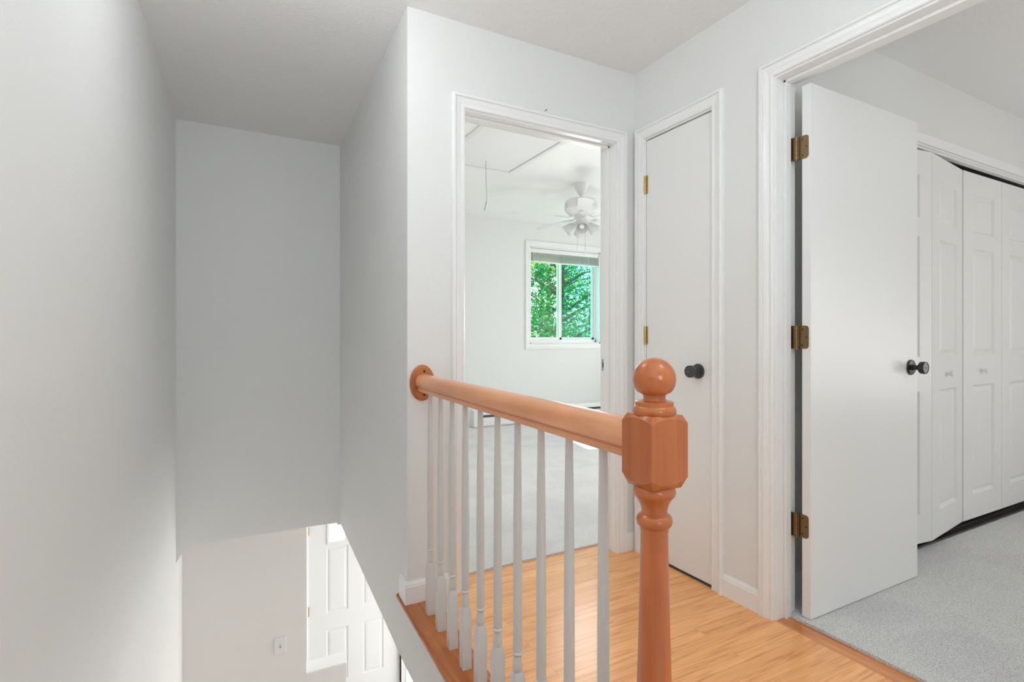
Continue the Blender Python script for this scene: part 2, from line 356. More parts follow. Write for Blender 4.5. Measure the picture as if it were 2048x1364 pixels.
# lower level
S(MB().box(-.5, 4.2, .0, YD+.1, ZG-.1, ZG).build('floor_foyer', paint('pale_bounce_floor', (.70, .69, .67), .4)), 'foyer floor at the foot of the stairs, made pale for neutral bounce light', 'floor')  # out of view; made pale so light bounced up the stairs stays neutral
wy = MB().box(wl(YW)-.0, .543, YW, YW+.14, ZG, -.251).box(.543, .834, YW, YW+.14, ZG, -1.436)
S(wy.build('wall_lower', M_wall_low), 'beige grey lower stair wall with a light switch', 'wall')
cp = MB().box(.5435, .842, YW-.006, YW+.146, -1.4355, -1.420)
S(cp.build('trim_4', M_trim, bevel=.003), 'bright white cap on the low half wall by the front door', 'cap')
FX0, FX1, FZ1 = .727, 1.641, -.655
we = MB().box(wl(YD)-.2, FX0-.022, YD, YD+.14, ZG, -.27).box(FX1+.022, 4.2, YD, YD+.14, ZG, -.27).box(FX0-.022, FX1+.022, YD, YD+.14, FZ1+.022, -.27)
S(we.build('wall_entry', M_entry), 'white entry wall around the front door', 'wall')
S(MB().box(wl(YW)-.5, wl(YW)-.12, YW+.14, YD+.14, ZG, -.27).box(4.1, 4.2, .0, YD, ZG, -.27).box(-.5, 4.2, -.1, 0, ZG, -.27).build('wall_lower_side', M_wall_low), 'outer walls of the floor below', 'wall')

# stairs (one flight)
st = thing('staircase', (0.15, .66, 0), 'flight of oak treads going down between the stairwell walls', 'stairs', kind='structure')
n = 14; rise = 2.70/n; run = .25
ca = MB()
for i in range(1, n):
    y0 = .645+(i-1)*run; z = -rise*i
    x0, x1 = wl(y0)+.002, ws(y0)-.0
    ca.box(x0+.02, x1, y0+.001, y0+run-.001, ZG, z-.026)
ca.build('carriage', M_trim, st).matrix_parent_inverse = Matrix.Translation((-.15, -.66, 0))
for i in range(1, n):
    y0 = .645+(i-1)*run; z = -rise*i
    t = MB().box(wl(y0)+.022, ws(y0), y0-.02, y0+run-.001, z-.025, z).build('tread', M_tread, st, bevel=.006)
    t.matrix_parent_inverse = Matrix.Translation((-.15, -.66, 0))

# ------------------------------------------------------------------ trim builder
CAS = [(0, 0), (0, .009), (.003, .0125), (.010, .0130), (.0125, .0085), (.017, .0085), (.026, .0125), (.038, .0150), (.041, .0120), (.044, .0120), (.0455, .0200), (.054, .0200), (.058, .0165), (.058, 0)]
def casing(u0, u1, z0, z1, fn, prof=CAS, closed=False):
    mb = MB(); rings = []
    for o, t in prof:
        if closed: rings.append([fn(u0-o, t, z0-o), fn(u0-o, t, z1+o), fn(u1+o, t, z1+o), fn(u1+o, t, z0-o)])
        else: rings.append([fn(u0-o, t, z0), fn(u0-o, t, z1+o), fn(u1+o, t, z1+o), fn(u1+o, t, z0)])
    k = 4; m = len(rings); vs = [p for g in rings for p in g]; fs = []
    for j in range(m-1):
        for i in range(k if closed else k-1): fs.append((j*k+i, j*k+(i+1) % k, (j+1)*k+(i+1) % k, (j+1)*k+i))
    for i in range(k if closed else k-1): fs.append(((m-1)*k+i, (m-1)*k+(i+1) % k, (i+1) % k, i))
    if not closed:
        fs.append(tuple(j*k for j in range(m))); fs.append(tuple(j*k+3 for j in range(m)))
    return mb.add(vs, fs)
fA = lambda u, t, z: (u, YA-t, z)
fR = lambda u, t, z: (XR-t, u, z)
fC = lambda u, t, z: (u, YC-t, z)
fW = lambda u, t, z: (u, YB2-t, z)
def frame(name, label, mapping, u0, u1, z1, d0, d1, stop=None, cas=True, parent=None):
    """jamb lining + stop + casing; mapping(u, depth into wall, z)"""
    root = thing(name, mapping((u0+u1)/2, 0, 0), label, 'door frame', kind='structure')
    inv = Matrix.Translation(-Vector(root.location))
    jb = MB()
    def bx(mb, ua, ub, da, db, za, zc):
        a = mapping(ua, da, za); b = mapping(ub, db, zc)
        mb.box(min(a[0], b[0]), max(a[0], b[0]), min(a[1], b[1]), max(a[1], b[1]), za, zc)
    bx(jb, u0-.0175, u0, d0, d1, 0, z1+.0175); bx(jb, u1, u1+.0175, d0, d1, 0, z1+.0175); bx(jb, u0, u1, d0, d1, z1, z1+.0175)
    jb.build('jamb', M_trim, root, bevel=.0012).matrix_parent_inverse = inv
    if stop:
        s = MB(); bx(s, u0, u0+.011, stop[0], stop[1], 0, z1); bx(s, u1-.011, u1, stop[0], stop[1], 0, z1); bx(s, u0, u1, stop[0], stop[1], z1-.011, z1)
        s.build('door_stop', M_trim, root, bevel=.002).matrix_parent_inverse = inv
    if cas:
        c = casing(u0-.006, u1+.006, 0, z1+.006, lambda u, t, z: mapping(u, -t, z))
        c.build('casing', M_trim, root).matrix_parent_inverse = inv
    return root, inv
root, inv = frame('trim_5', 'white door frame and casing around the far bedroom doorway', lambda u, d, z: (u, YA+d, z), J0, J1, JZ, 0, WT, (.045, .08))
sp = MB().box(J1-.0015, J1+.0, YA+.075, YA+.105, .915, .975).build('strike_plate', M_steel, root); sp.matrix_parent_inverse = inv; sp['label'] = 'dark steel strike plate'
hl = MB().box(J1-.0022, J1-.0014, YA+.086, YA+.099, .933, .958).build('strike_hole', M_dark, sp)
root, inv = frame('trim_6', 'white casing around the flush hall closet door', lambda u, d, z: (XR+d, u, z), D0-.003, D1+.003, JZ+.010, 0, WT)
root, inv = frame('trim_7', 'wide white frame and casing of the right bedroom doorway', lambda u, d, z: (XR+d, u, z), B0, B1, JZ+.016, 0, WT, (.046, .078))
frame_bed = (root, inv)
# closet casing in right bedroom
cc = MB()
CAS2 = [(0, 0), (0, .012), (.006, .012), (.006, .007), (.010, .007), (.010, .016), (.058, .018), (.064, .013), (.064, 0)]
S(casing(CX0+.004, CX1-.004, 0, CZ+.012, fC, CAS2).build('trim_8', M_trim), 'white casing over the folding closet doors', 'casing')
tk = MB().box(CX0, CX1, YC+.070, YC+.100, 2.28, 2.299).build('trim_9', M_steel); S(tk, 'door track above the folding closet doors', 'track')
S(MB().box(CX0-.12, CX1+.02, YC+.045, YC+.085, .0125, .022).build('trim_10', M_steel), 'metal floor track strip under the folding closet doors', 'track')
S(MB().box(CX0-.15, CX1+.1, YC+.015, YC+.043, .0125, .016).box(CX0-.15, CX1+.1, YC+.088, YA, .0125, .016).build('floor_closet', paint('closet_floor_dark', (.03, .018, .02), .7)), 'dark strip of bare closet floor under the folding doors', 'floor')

# baseboards
BP = [(0, 0), (.012, 0), (.012, .070), (.0095, .074), (.0095, .079), (.006, .086), (.005, .090), (0, .090)]
def baseb(name, label, pts, side=1, z=0):
    """mitred baseboard along a polyline in plan; profile goes to the left (side=1) of travel"""
    rings = []
    P = [Vector(p) for p in pts]
    for i, p in enumerate(P):
        d1 = (P[i]-P[i-1]).normalized() if i else (P[1]-P[0]).normalized()
        d2 = (P[i+1]-P[i]).normalized() if i < len(P)-1 else d1
        n1 = Vector((-d1.y, d1.x))*side; n2 = Vector((-d2.y, d2.x))*side
        m = (n1+n2).normalized(); k = 1/max(.2, m.dot(n1))
        rings.append([(p.x+m.x*a*k, p.y+m.y*a*k, z+h) for a, h in BP])
    o = MB().loft(rings).build(name, M_trim); return S(o, label, 'baseboard')
baseb('baseboard_left', 'white baseboard wrapping the wall corner at the top of the stairs', [(J0-.064, YA), (ws(YA), YA), (ws(YA)+.0035, YA+.09)], 1)
baseb('baseboard_corner', 'tiny white baseboard between the two door casings in the corner', [(XR, YA), (J1+.064, YA)], 1)
baseb('baseboard_right', 'white baseboard between hall closet door and bedroom doorway', [(XR, B1+.064), (XR, D0-.067)], 1)
baseb('baseboard_rear', 'white baseboard on the right wall behind the viewer', [(XR, -3.0), (XR, B0-.064)], 1)
baseb('baseboard_bedroom', 'white baseboard behind the open bedroom door', [(CX0-.062, YC), (X2, YC)], 1, .012)

# ------------------------------------------------------------------ panelled leaf builder
def leaf(w, h, t, rects, holes=(), ring=((0, 0), (.011, -.011), (.015, -.012), (.036, -.003))):
    """local frame: x 0..w, z 0..h, front face at y=0 (towards -y), back at y=t"""
    mb = MB(); xs = sorted({0, w} | {r[0] for r in rects} | {r[1] for r in rects}); zs = sorted({0, h} | {r[2] for r in rects} | {r[3] for r in rects})
    def inr(a, b, L):
        for r in L:
            if r[0]-1e-6 <= a <= r[1]+1e-6 and r[2]-1e-6 <= b <= r[3]+1e-6: return True
        return False
    for i in range(len(xs)-1):
        for j in range(len(zs)-1):
            a, b, c, d = xs[i], xs[i+1], zs[j], zs[j+1]
            if inr((a+b)/2, (c+d)/2, rects): continue
            mb.add([(a, 0, c), (b, 0, c), (b, 0, d), (a, 0, d)], [(0, 1, 2, 3)])
    for r in rects:
        hole = r in holes
        rg = ring if not hole else ((0, 0), (.004, -.010), (.020, -.010), (.026, .0), (.026, t*1.0))
        R_ = [[(r[0]+o, -dd if not hole else (dd if k >= 3 else dd), r[2]+o), (r[1]-o, -dd if not hole else dd, r[2]+o), (r[1]-o, -dd if not hole else dd, r[3]-o), (r[0]+o, -dd if not hole else dd, r[3]-o)] for k, (o, dd) in enumerate(rg)]
        vs = [p for g in R_ for p in g]; fs = []
        for j in range(len(R_)-1):
            for i in range(4): fs.append((j*4+i, j*4+(i+1) % 4, j*4+4+(i+1) % 4, j*4+4+i))
        if not hole: fs.append(tuple(range(len(vs)-4, len(vs))))
        mb.add(vs, fs)
    # back and edges
    if not holes:
        mb.add([(0, t, 0), (w, t, 0), (w, t, h), (0, t, h)], [(3, 2, 1, 0)])
    else:
        for i in range(len(xs)-1):
            for j in range(len(zs)-1):
                a, b, c, d = xs[i], xs[i+1], zs[j], zs[j+1]
                if inr((a+b)/2, (c+d)/2, holes): continue
                mb.add([(a, t, c), (b, t, c), (b, t, d), (a, t, d)], [(3, 2, 1, 0)])
        for r in holes:
            o = .026
            q = [(r[0], t, r[2]), (r[1], t, r[2]), (r[1], t, r[3]), (r[0], t, r[3]), (r[0]+o, t, r[2]+o), (r[1]-o, t, r[2]+o), (r[1]-o, t, r[3]-o), (r[0]+o, t, r[3]-o)]
            mb.add(q, [(0, 4, 5, 1), (1, 5, 6, 2), (2, 6, 7, 3), (3, 7, 4, 0)])
    mb.add([(0, 0, 0), (w, 0, 0), (w, 0, h), (0, 0, h), (0, t, 0), (w, t, 0), (w, t, h), (0, t, h)], [(0, 4, 5, 1), (1, 5, 6, 2), (2, 6, 7, 3), (3, 7, 4, 0)])
    return mb

# ------------------------------------------------------------------ knobs
def knob(parent, loc, direction, mat, keyed=True):
    """black cylinder-headed passage knob: neck/head + rosette sub-part. Built along +z then turned."""
    q = Vector(direction).to_track_quat('Z', 'Y').to_matrix().to_4x4(); T = Matrix.Translation(loc) @ q
    k = MB().lathe([(.012, .008), (.012, .020), (.0105, .026), (.0115, .032), (.018, .036), (.0245, .0385), (.0268, .042), (.0268, .058), (.0255, .0605), (.022, .061), (.0215, .0598)], 40)
    ko = k.build('door_knob', mat, parent, smooth=True); ko.matrix_local = T
    ro = MB().lathe([(.0335, 0), (.0335, .005), (.032, .0075), (.026, .0085), (.016, .0095), (.014, .012), (.008, .0125)], 40).build('rosette', mat, ko, smooth=True)
    if keyed:
        c = MB().lathe([(.0085, .0600), (.0085, .0625), (.006, .063)], 20).build('key_cylinder', mat, ko, smooth=True)
        MB().box(-.0055, .0055, -.001, .001, .0631, .0636).build('keyhole', M_steel, ko)
    else:
        MB().lathe([(.002, .0600), (.002, .0612)], 12).build('pin_hole', M_dark, ko)
    return ko

# ------------------------------------------------------------------ open bedroom door
LX, LY = 1.960, 1.239
dr = thing('door_1', (LX, LY, .015), 'flush white bedroom door standing open into the carpeted room', 'door', kind='structure')
MB().box(0, .782, 0, .035, 0, 2.040).build('door_leaf', M_door, dr, bevel=.0012)
knob(dr, (.722, 0, .940), (0, -1, 0), M_black, False)
knob(dr, (.722, .035, .940), (0, 1, 0), M_black, False)
def rounded_plate(wd, hd, t, r, n=5):
    """plate in local x (0..wd), z (-h/2..h/2), rounded on the far corners"""
    pts = [(0, -hd/2)]
    for i in range(n+1): a = -math.pi/2+math.pi/2*i/n; pts.append((wd-r+r*math.cos(a), -hd/2+r+r*math.sin(a)))
    for i in range(n+1): a = math.pi/2*i/n; pts.append((wd-r+r*math.cos(a), hd/2-r+r*math.sin(a)))
    pts.append((0, hd/2)); return [[(x, -t, z) for x, z in pts], [(x, 0, z) for x, z in pts]]
for z in (1.818, 1.088, .362):
    hg = thing('hinge', (0, 0, 0), '', ''); del hg['label']; del hg['category']
    hg.parent = dr; hg.location = (-.008, .052, z-.015)
    # leaf on the door edge (in plane x=0 of the door, runs along y)
    pl = rounded_plate(.040, .089, .002, .012)
    a = MB().loft(pl).xf(lambda p: (.008+p[1]*1.0, -.004-p[0], p[2])).build('door_plate', M_brass, hg)
    b = MB().loft(pl).xf(lambda p: (-.001-p[0]*.95, .022+p[1], p[2])).build('jamb_plate', M_brass, hg)
    pn = MB()
    for k in range(5): pn.lathe([(.0052, -.0445+k*.0178), (.0062, -.0440+k*.0178), (.0062, -.0275+k*.0178), (.0052, -.0270+k*.0178)], 16)
    pn.lathe([(.002, -.051), (.005, -.049), (.005, -.0445)], 12).lathe([(.005, .0445), (.006, .048), (.002, .051)], 12)
    pn.build('pin', M_brass, hg, smooth=True)
    # short webs from the pin to both plates
    MB().box(0, .006, -.010, .001, -.044, .044).box(-.006, 0, 0, .022, -.044, .044).build('web', M_brass, hg)
    sc = MB()
    for (yy, zz) in ((-.020, .030), (-.036, 0), (-.020, -.030)): sc.lathe([(.0028, 0), (.0028, .0012), (.0012, .0012)], 10, (.0052, yy, zz), 'x')
    sc.xf(lambda p: (p[0], p[1], p[2])).build('screw', M_dark, hg)

# ------------------------------------------------------------------ hall closet door
d2 = thing('door_2', (XR, D0, .012), 'closed flush white hall closet door with a keyed black knob', 'door', kind='structure')
MB().box(.0015, .036, 0, D1-D0-.001, 0, JZ-.010).build('door_leaf', M_door, d2, bevel=.0012)
knob(d2, (.0015, .072, .925), (-1, -.0, 0), M_blackmid, True)
MB().box(.0, .003, -.0035, -.0012, .905, .955).build('latch_edge', M_steel, d2)
for z in (1.852, 1.098, .30):
    hb = MB()
    hb.box(-.001, .002, D1-D0-.012, D1-D0+.016, z-.012-.0445, z-.012+.0445)
    for k in range(5): hb.lathe([(.0045, -.0445+k*.0178), (.0055, -.0440+k*.0178), (.0055, -.0275+k*.0178), (.0045, -.0270+k*.0178)], 14, (-.005, D1-D0+.002, z-.012))
    hb.build('hinge', M_brass2, d2, smooth=True)

# ------------------------------------------------------------------ folding closet doors
def bifold(name, label, p, q, r, knob_on, kx):
    root = thing(name, (p[0], p[1], .05), label, 'closet door', 'folding closet doors in the bedroom')
    for idx, (a, b) in enumerate(((p, q), (q, r))):
        A = Vector(a); B = Vector(b); W = (B-A).length-.003; ang = math.atan2(B.y-A.y, B.x-A.x)
        m0, m1 = W*.235, W*.80
        rects = [(m0, m1, 1.64, 1.862), (m0, m1, .938, 1.548), (m0, m1, .14, .765)]
        o = leaf(W, 1.982, .030, rects).build('panel', M_bif, root, bevel=0)
        o.location = (A.x-p[0]+.0015*math.cos(ang), A.y-p[1], 0); o.rotation_euler = (0, 0, ang)
        if idx == knob_on:
            kn = MB().lathe([(.006, 0), (.0055, .006), (.006, .012), (.012, .016), (.0155, .021), (.0155, .026), (.011, .031), (.003, .0325)], 24, axis='y')
            kn.xf(lambda v: (v[0]+kx, -v[1], v[2]+.845)).build('knob', M_whitebright, o, smooth=True)
    return root
bifold('bifold_door', 'pair of white panelled closet doors jutting into the bedroom at its fold', (2.703, 1.425), (3.180, 1.372), (3.664, 1.434), 1, .225)
bifold('bifold_door', 'pair of white panelled closet doors at right, lying nearly flat', (3.667, 1.432), (4.152, 1.430), (4.636, 1.430), 0, .226)

# ------------------------------------------------------------------ far bedroom window
wn = thing('window_1', ((WX0+WX1)/2, YB2, WZ0), 'sliding window with white frame looking onto green trees', 'window', kind='structure')
inv = Matrix.Translation(-Vector(wn.location))
def P(o): o.matrix_parent_inverse = inv; return o
CASW = [(0, 0), (0, .012), (.006, .015), (.03, .015), (.055, .019), (.068, .017), (.070, .012), (.070, 0)]
P(casing(WX0-.004+.0, WX1+.004, WZ0-.004, WZ1+.004, fW, CASW, True).build('casing', M_whitebright, wn))
lin = MB().box(WX0-.001, WX0+.014, YB2, YB2+.075, WZ0, WZ1).box(WX1-.014, WX1+.001, YB2, YB2+.075, WZ0, WZ1).box(WX0, WX1, YB2, YB2+.075, WZ0-.001, WZ0+.014).box(WX0, WX1, YB2, YB2+.075, WZ1-.014, WZ1+.001)
P(lin.build('reveal', M_whitebright, wn))
fy0, fy1 = YB2+.072, YB2+.13
fr = MB().box(WX0, WX0+.018, fy0, fy1, WZ0, WZ1).box(WX1-.03, WX1, fy0, fy1, WZ0, WZ1).box(WX0, WX1, fy0, fy1, WZ0, WZ0+.050).box(WX0, WX1, fy0, fy1, WZ1-.03, WZ1)
P(fr.build('window_frame', M_whitebright, wn, bevel=.002))
xm = 3.96
def sash(x0, x1, y, gl, scr=False):
    z0, z1, b = WZ0+.052, WZ1-.032, .034
    s = MB().box(x0, x0+b, y, y+.026, z0, z1).box(x1-b, x1, y, y+.026, z0, z1).box(x0, x1, y, y+.026, z0, z0+.030).box(x0, x1, y, y+.026, z1-.03, z1)
    o = P(s.build('sash', M_whitebright, wn, bevel=.002))
    g = MB().box(x0+b-.003, x1-b+.003, y+.011, y+.015, z0+.027, z1-.027).build('glass', gl, o)
    return o
sash(WX0+.0182, xm+.030, fy0+.002, M_glass); sash(xm-.018, WX1-.031, fy0+.030, M_glass)
P(MB().box(xm+.0, WX1-.03, fy1-.001, fy1+.002, WZ0+.05, WZ1-.03).build('insect_screen', M_screen, wn))
lk = MB().box(xm-.01, xm+.012, fy0-.012, fy0+.002, 1.55, 1.61).build('latch', M_whitebright, wn, bevel=.003); P(lk)

# blind raised at the top of the window
bl = thing('window_blind', (xm, YB2+.03, WZ1-.01), 'white slatted blind pulled up at the top of the window', 'blind')
bi = Matrix.Translation(-Vector(bl.location))
x0, x1 = WX0+.018, WX1-.018
MB().box(x0, x1, YB2+.012, YB2+.05, WZ1-.072, WZ1-.018).build('headrail', M_whitebright, bl, bevel=.002).matrix_parent_inverse = bi
ss = MB()
for k in range(14):
    z = WZ1-.080-k*.0072
    ss.add([(x0+.004, YB2+.010, z), (x1-.004, YB2+.010, z), (x1-.004, YB2+.032, z+.003), (x0+.004, YB2+.032, z+.003), (x1-.004, YB2+.054, z), (x0+.004, YB2+.054, z),
            (x0+.004, YB2+.010, z-.002), (x1-.004, YB2+.010, z-.002), (x1-.004, YB2+.054, z-.002), (x0+.004, YB2+.054, z-.002)],
           [(0, 1, 2, 3), (3, 2, 4, 5), (6, 9, 8, 7), (0, 6, 7, 1), (5, 4, 8, 9), (0, 3, 5, 9, 6), (1, 7, 8, 4, 2)])
ss.build('slats', M_slat, bl).matrix_parent_inverse = bi
MB().box(x0+.002, x1-.002, YB2+.012, YB2+.052, WZ1-.197, WZ1-.183).build('bottom_rail', M_whitebright, bl, bevel=.003).matrix_parent_inverse = bi
for xx in (3.60, 3.93, 4.28):
    MB().tube([(xx, YB2+.006, WZ1-.07), (xx+.012, YB2+.003, WZ1-.12), (xx, YB2+.006, WZ1-.19)], .0016, 6).build('ladder_cord', M_cord, bl).matrix_parent_inverse = bi
MB().tube([(3.512, YB2+.005, WZ1-.075), (3.516, YB2+.002, WZ1-.35), (3.535, YB2+.0, WZ1-.74)], .0045, 8).build('tilt_wand', paint('wand', (.62, .60, .52), .3), bl, smooth=True).matrix_parent_inverse = bi
MB().tube([(4.375, YB2+.004, WZ1-.08), (4.378, YB2+.004, WZ1-.6), (4.36, YB2+.004, WZ1-1.15)], .0013, 6).tube([(4.385, YB2+.004, WZ1-.08), (4.392, YB2+.004, WZ1-.6), (4.385, YB2+.004, WZ1-1.1)], .0013, 6).build('lift_cord', M_plastic, bl).matrix_parent_inverse = bi

# ------------------------------------------------------------------ baseboard heater
ht = thing('baseboard_heater', (2.63, YB2-.03, .012), 'long white electric baseboard heater under the bedroom window', 'heater')
HP = [(0, .012), (-.055, .012), (-.055, .105), (-.050, .108), (-.050, .112)]   # lower fascia
MB().box(.04, 2.72, -.060, .030, .004, .010).box(.04, 2.72, .020, .0285, .010, .195).build('back_panel', M_whitebright, ht)
MB().box(.045, 2.72, -.060, -.054, .012, .112).build('front_cover', M_whitebright, ht, bevel=.002)
MB().add([(.045, -.058, .142), (2.72, -.058, .142), (2.72, -.040, .195), (.045, -.040, .195), (.045, .019, .205), (2.72, .019, .205), (.045, -.052, .142), (2.72, -.052, .142), (2.72, .019, .190), (.045, .019, .190)],
         [(0, 1, 2, 3), (3, 2, 5, 4), (6, 9, 8, 7), (0, 6, 7, 1), (4, 5, 8, 9), (0, 3, 4, 9, 6), (1, 7, 8, 5, 2)]).build('top_hood', M_whitebright, ht)
MB().box(.045, 2.72, -.040, .015, .020, .135).build('heating_fins', paint('fins', (.12, .12, .12), .5), ht)
MB().box(0, .048, -.061, .0285, .004, .205).build('end_cap', M_whitebright, ht, bevel=.003)

# ------------------------------------------------------------------ attic hatch
HX0, HX1, HY0, HY1 = 1.63, 2.24, 2.84, 4.20
ah = thing('attic_hatch', ((HX0+HX1)/2, (HY0+HY1)/2, HB2), 'white attic hatch panel in the far bedroom ceiling with pull cord', 'hatch')
ai = Matrix.Translation(-Vector(ah.location))
MB().box(HX0+.004, HX1-.004, HY0+.004, HY1-.004, HB2-.006, HB2-.0005).build('hatch_panel', M_whitebright, ah).matrix_parent_inverse = ai
fH = lambda u, t, z: (u, z, HB2-t)
casing(HX0, HX1, HY0, HY1, fH, [(0, .0005), (0, .014), (.008, .018), (.03, .018), (.055, .010), (.055, .0005)], True).build('moulding', M_whitebright, ah).matrix_parent_inverse = ai
cd_ = MB().tube([(1.932, 4.03, HB2-.007), (1.934, 4.03, HB2-.15), (1.940, 4.03, HB2-.35)], .0025, 6).build('pull_cord', M_cord, ah); cd_.matrix_parent_inverse = ai
MB().tube([(1.940, 4.03, HB2-.345), (1.934, 4.03, HB2-.36), (1.918, 4.03, HB2-.425)], [.004, .005, .004], 8).build('cord_end', M_cord, cd_)

# ------------------------------------------------------------------ ceiling fan
FXc, FYc = 3.042, 4.217
fan = thing('ceiling_fan', (FXc, FYc, HB2), 'white five blade ceiling fan with frosted lamp shades', 'ceiling fan')
MB().lathe([(.073, 0), (.073, -.012), (.066, -.035), (.045, -.075), (.030, -.100), (.022, -.104)], 36).build('canopy', M_whitebright, fan, smooth=True)
MB().lathe([(.0205, -.100), (.0165, -.108), (.0125, -.112), (.0125, -.150), (.020, -.155)], 20).build('downrod', M_whitebright, fan, smooth=True)
mh = MB().lathe([(.03, -.148), (.10, -.150), (.135, -.158), (.152, -.172), (.157, -.190), (.157, -.250), (.150, -.270), (.128, -.292), (.095, -.305), (.06, -.308)], 48).build('motor_housing', M_whitebright, fan, smooth=True)
vt = MB()
vr = [[((.1585 if (k % 2 == 0 and (k // 12) % 2 == 0) else .1572)*math.cos(2*math.pi*k/144), (.1585 if (k % 2 == 0 and (k // 12) % 2 == 0) else .1572)*math.sin(2*math.pi*k/144), z_) for k in range(144)] for z_ in (-.245, -.195)]
vt.loft(vr, closed=False).build('vent_band', paint('vent_grey', (.74, .74, .74), .5), mh)
MB().lathe([(.062, -.306), (.060, -.325), (.050, -.335), (.050, -.385), (.058, -.392), (.058, -.405), (.03, -.418), (.01, -.420)], 36).build('switch_housing', M_whitebright, fan, smooth=True)
for k, ang in enumerate((238, 310, 22, 94, 166)):
    a = R(ang)
    iron = MB().tube([(.075, 0, -.302), (.105, 0, -.325), (.135, 0, -.330), (.165, 0, -.322), (.20, 0, -.322)], [.010, .008, .009, .007, .006], 8)
    iron.box(.165, .255, -.028, .028, -.327, -.322)
    io = iron.build('blade_iron', M_whitebright, fan, smooth=True); io.rotation_euler = (0, 0, a)
    pts = []
    for i in range(9): t = i/8; pts.append((.19+.44*t, .052+.016*t))
    for i in range(1, 8): b = math.pi/2*(1-i/4); pts.append((.63+.062*math.cos(b), .068*math.sin(b)))
    for i in range(9): t = 1-i/8; pts.append((.19+.44*t, -.052-.016*t))
    tw = R(-11)
    bl_ = MB().loft([[(x, y*math.cos(tw), -.320+y*math.sin(tw)+z) for x, y in pts] for z in (0, .0055)]).build('blade', M_whitebright, io)
for k, ang in enumerate((238, 328, 58, 148)):
    a = R(ang); d = Vector((math.cos(a)*math.sin(R(48)), math.sin(a)*math.sin(R(48)), -math.cos(R(48))))
    T = Matrix.Translation(Vector((math.cos(a)*.045, math.sin(a)*.045, -.370))) @ d.to_track_quat('Z', 'Y').to_matrix().to_4x4()
    so_ = MB().lathe([(.012, 0), (.016, .008), (.018, .030), (.022, .036)], 20).build('lamp_socket', M_whitebright, fan, smooth=True); so_.matrix_local = T
    sh = MB().lathe([(.022, .030), (.030, .040), (.040, .062), (.050, .095), (.060, .130), (.0575, .130), (.047, .095), (.037, .062), (.027, .042), (.020, .033)], 28)
    sh.f = sh.f[:-2]; sh.build('lamp_shade', M_frost, so_, smooth=True)
    MB().lathe([(.010, .034), (.013, .050), (.026, .075), (.028, .090), (.020, .108), (.004, .114)], 20).build('bulb', M_whitebright, so_, smooth=True)
for (dx, dy, L) in ((-.020, .03, .20), (.042, -.010, .245)):
    pc = MB().tube([(dx, dy, -.40), (dx, dy, -.40-L)], .0016, 6).build('pull_chain', M_cord, fan)
    MB().lathe([(.002, -.398-L), (.005, -.41-L), (.0085, -.43-L), (.003, -.435-L)], 12, (dx, dy, 0)).build('chain_pull', M_plastic, pc, smooth=True)

# ------------------------------------------------------------------ front door below
fd = thing('door_3', (FX0, YD+.03, ZG+.012), 'bright white panelled front door downstairs with small glass lights', 'door', kind='structure')
W = FX1-FX0; z = lambda v: v-(ZG+.012)
rects = [(a, b, z(c), z(d)) for a, b in ((.173, .383), (.531, .741)) for c, d in ((-.965, -.745), (-1.655, -1.0), (-2.355, -1.82))]
holes = [r for r in rects if r[3] > z(-.8)]
lf = leaf(W, z(FZ1-.003), .044, rects, holes, ((0, 0), (.010, -.008), (.020, -.008), (.024, -.004), (.040, -.001)))
lf.build('door_leaf', M_entry, fd)
for r in holes:
    MB().box(r[0]+.024, r[1]-.024, .018, .022, r[2]+.024, r[3]-.024).build('glass', M_glass3, fd)
for hz in (-.80, -1.594, -2.45):
    h = MB().lathe([(.007, -.045), (.0085, -.044), (.0085, .044), (.007, .045)], 14, (-.001, -.006, z(hz))).build('hinge', M_brass, fd, smooth=True)
knob(fd, (W-.07, 0, z(-1.75)), (0, -1, 0), M_blackmid)
rf, inv = None, None
fj = thing('trim_11', (FX0, YD, ZG), 'white jamb and casing around the front door', 'door frame', kind='structure')
ji = Matrix.Translation(-Vector(fj.location))
MB().box(FX0-.0215, FX0-.003, YD-.0, YD+.12, ZG, FZ1+.021).box(FX1+.003, FX1+.0215, YD, YD+.12, ZG, FZ1+.021).box(FX0-.003, FX1+.003, YD, YD+.12, FZ1+.001, FZ1+.021).build('jamb', M_whitebright, fj, bevel=.001).matrix_parent_inverse = ji
casing(FX0-.008, FX1+.008, ZG, FZ1+.006, lambda u, t, zz: (u, YD-t, zz)).build('casing', M_whitebright, fj).matrix_parent_inverse = ji
MB().box(FX1+.0030, FX1+.006, YD-.0, YD+.03, ZG, FZ1).build('latch_gap_shade', M_dark, fj).matrix_parent_inverse = ji  # dark strip standing in for the shaded gap beside the leaf

# light switch
sw = thing('light_switch', (.366, YW, -1.168), 'white light switch plate on the lower stair wall', 'light switch')
MB().box(-.039, .039, -.006, 0, -.062, .062).build('switch_plate', M_plastic, sw, bevel=.003)
MB().box(-.005, .005, -.0068, -.005, -.012, .012).build('toggle_slot', M_steel, sw)
MB().add([(-.004, -.006, -.004), (.004, -.006, -.004), (.004, -.006, .007), (-.004, -.006, .007), (-.003, -.017, .006), (.003, -.017, .006), (.003, -.017, .012), (-.003, -.017, .012)],
         [(0, 1, 2, 3), (4, 5, 6, 7), (0, 1, 5, 4), (1, 2, 6, 5), (2, 3, 7, 6), (3, 0, 4, 7)]).build('toggle', M_plastic, sw)

nl = MB().lathe([(.0012, 0), (.0012, .012), (.003, .0125), (.003, .0135)], 10, axis='y').xf(lambda p: (p[0]+1.321, YA-p[1], p[2]+2.146)).build('nail', M_dark)
tag(nl, 'tiny dark nail sticking out just over the far bedroom door casing', 'nail')

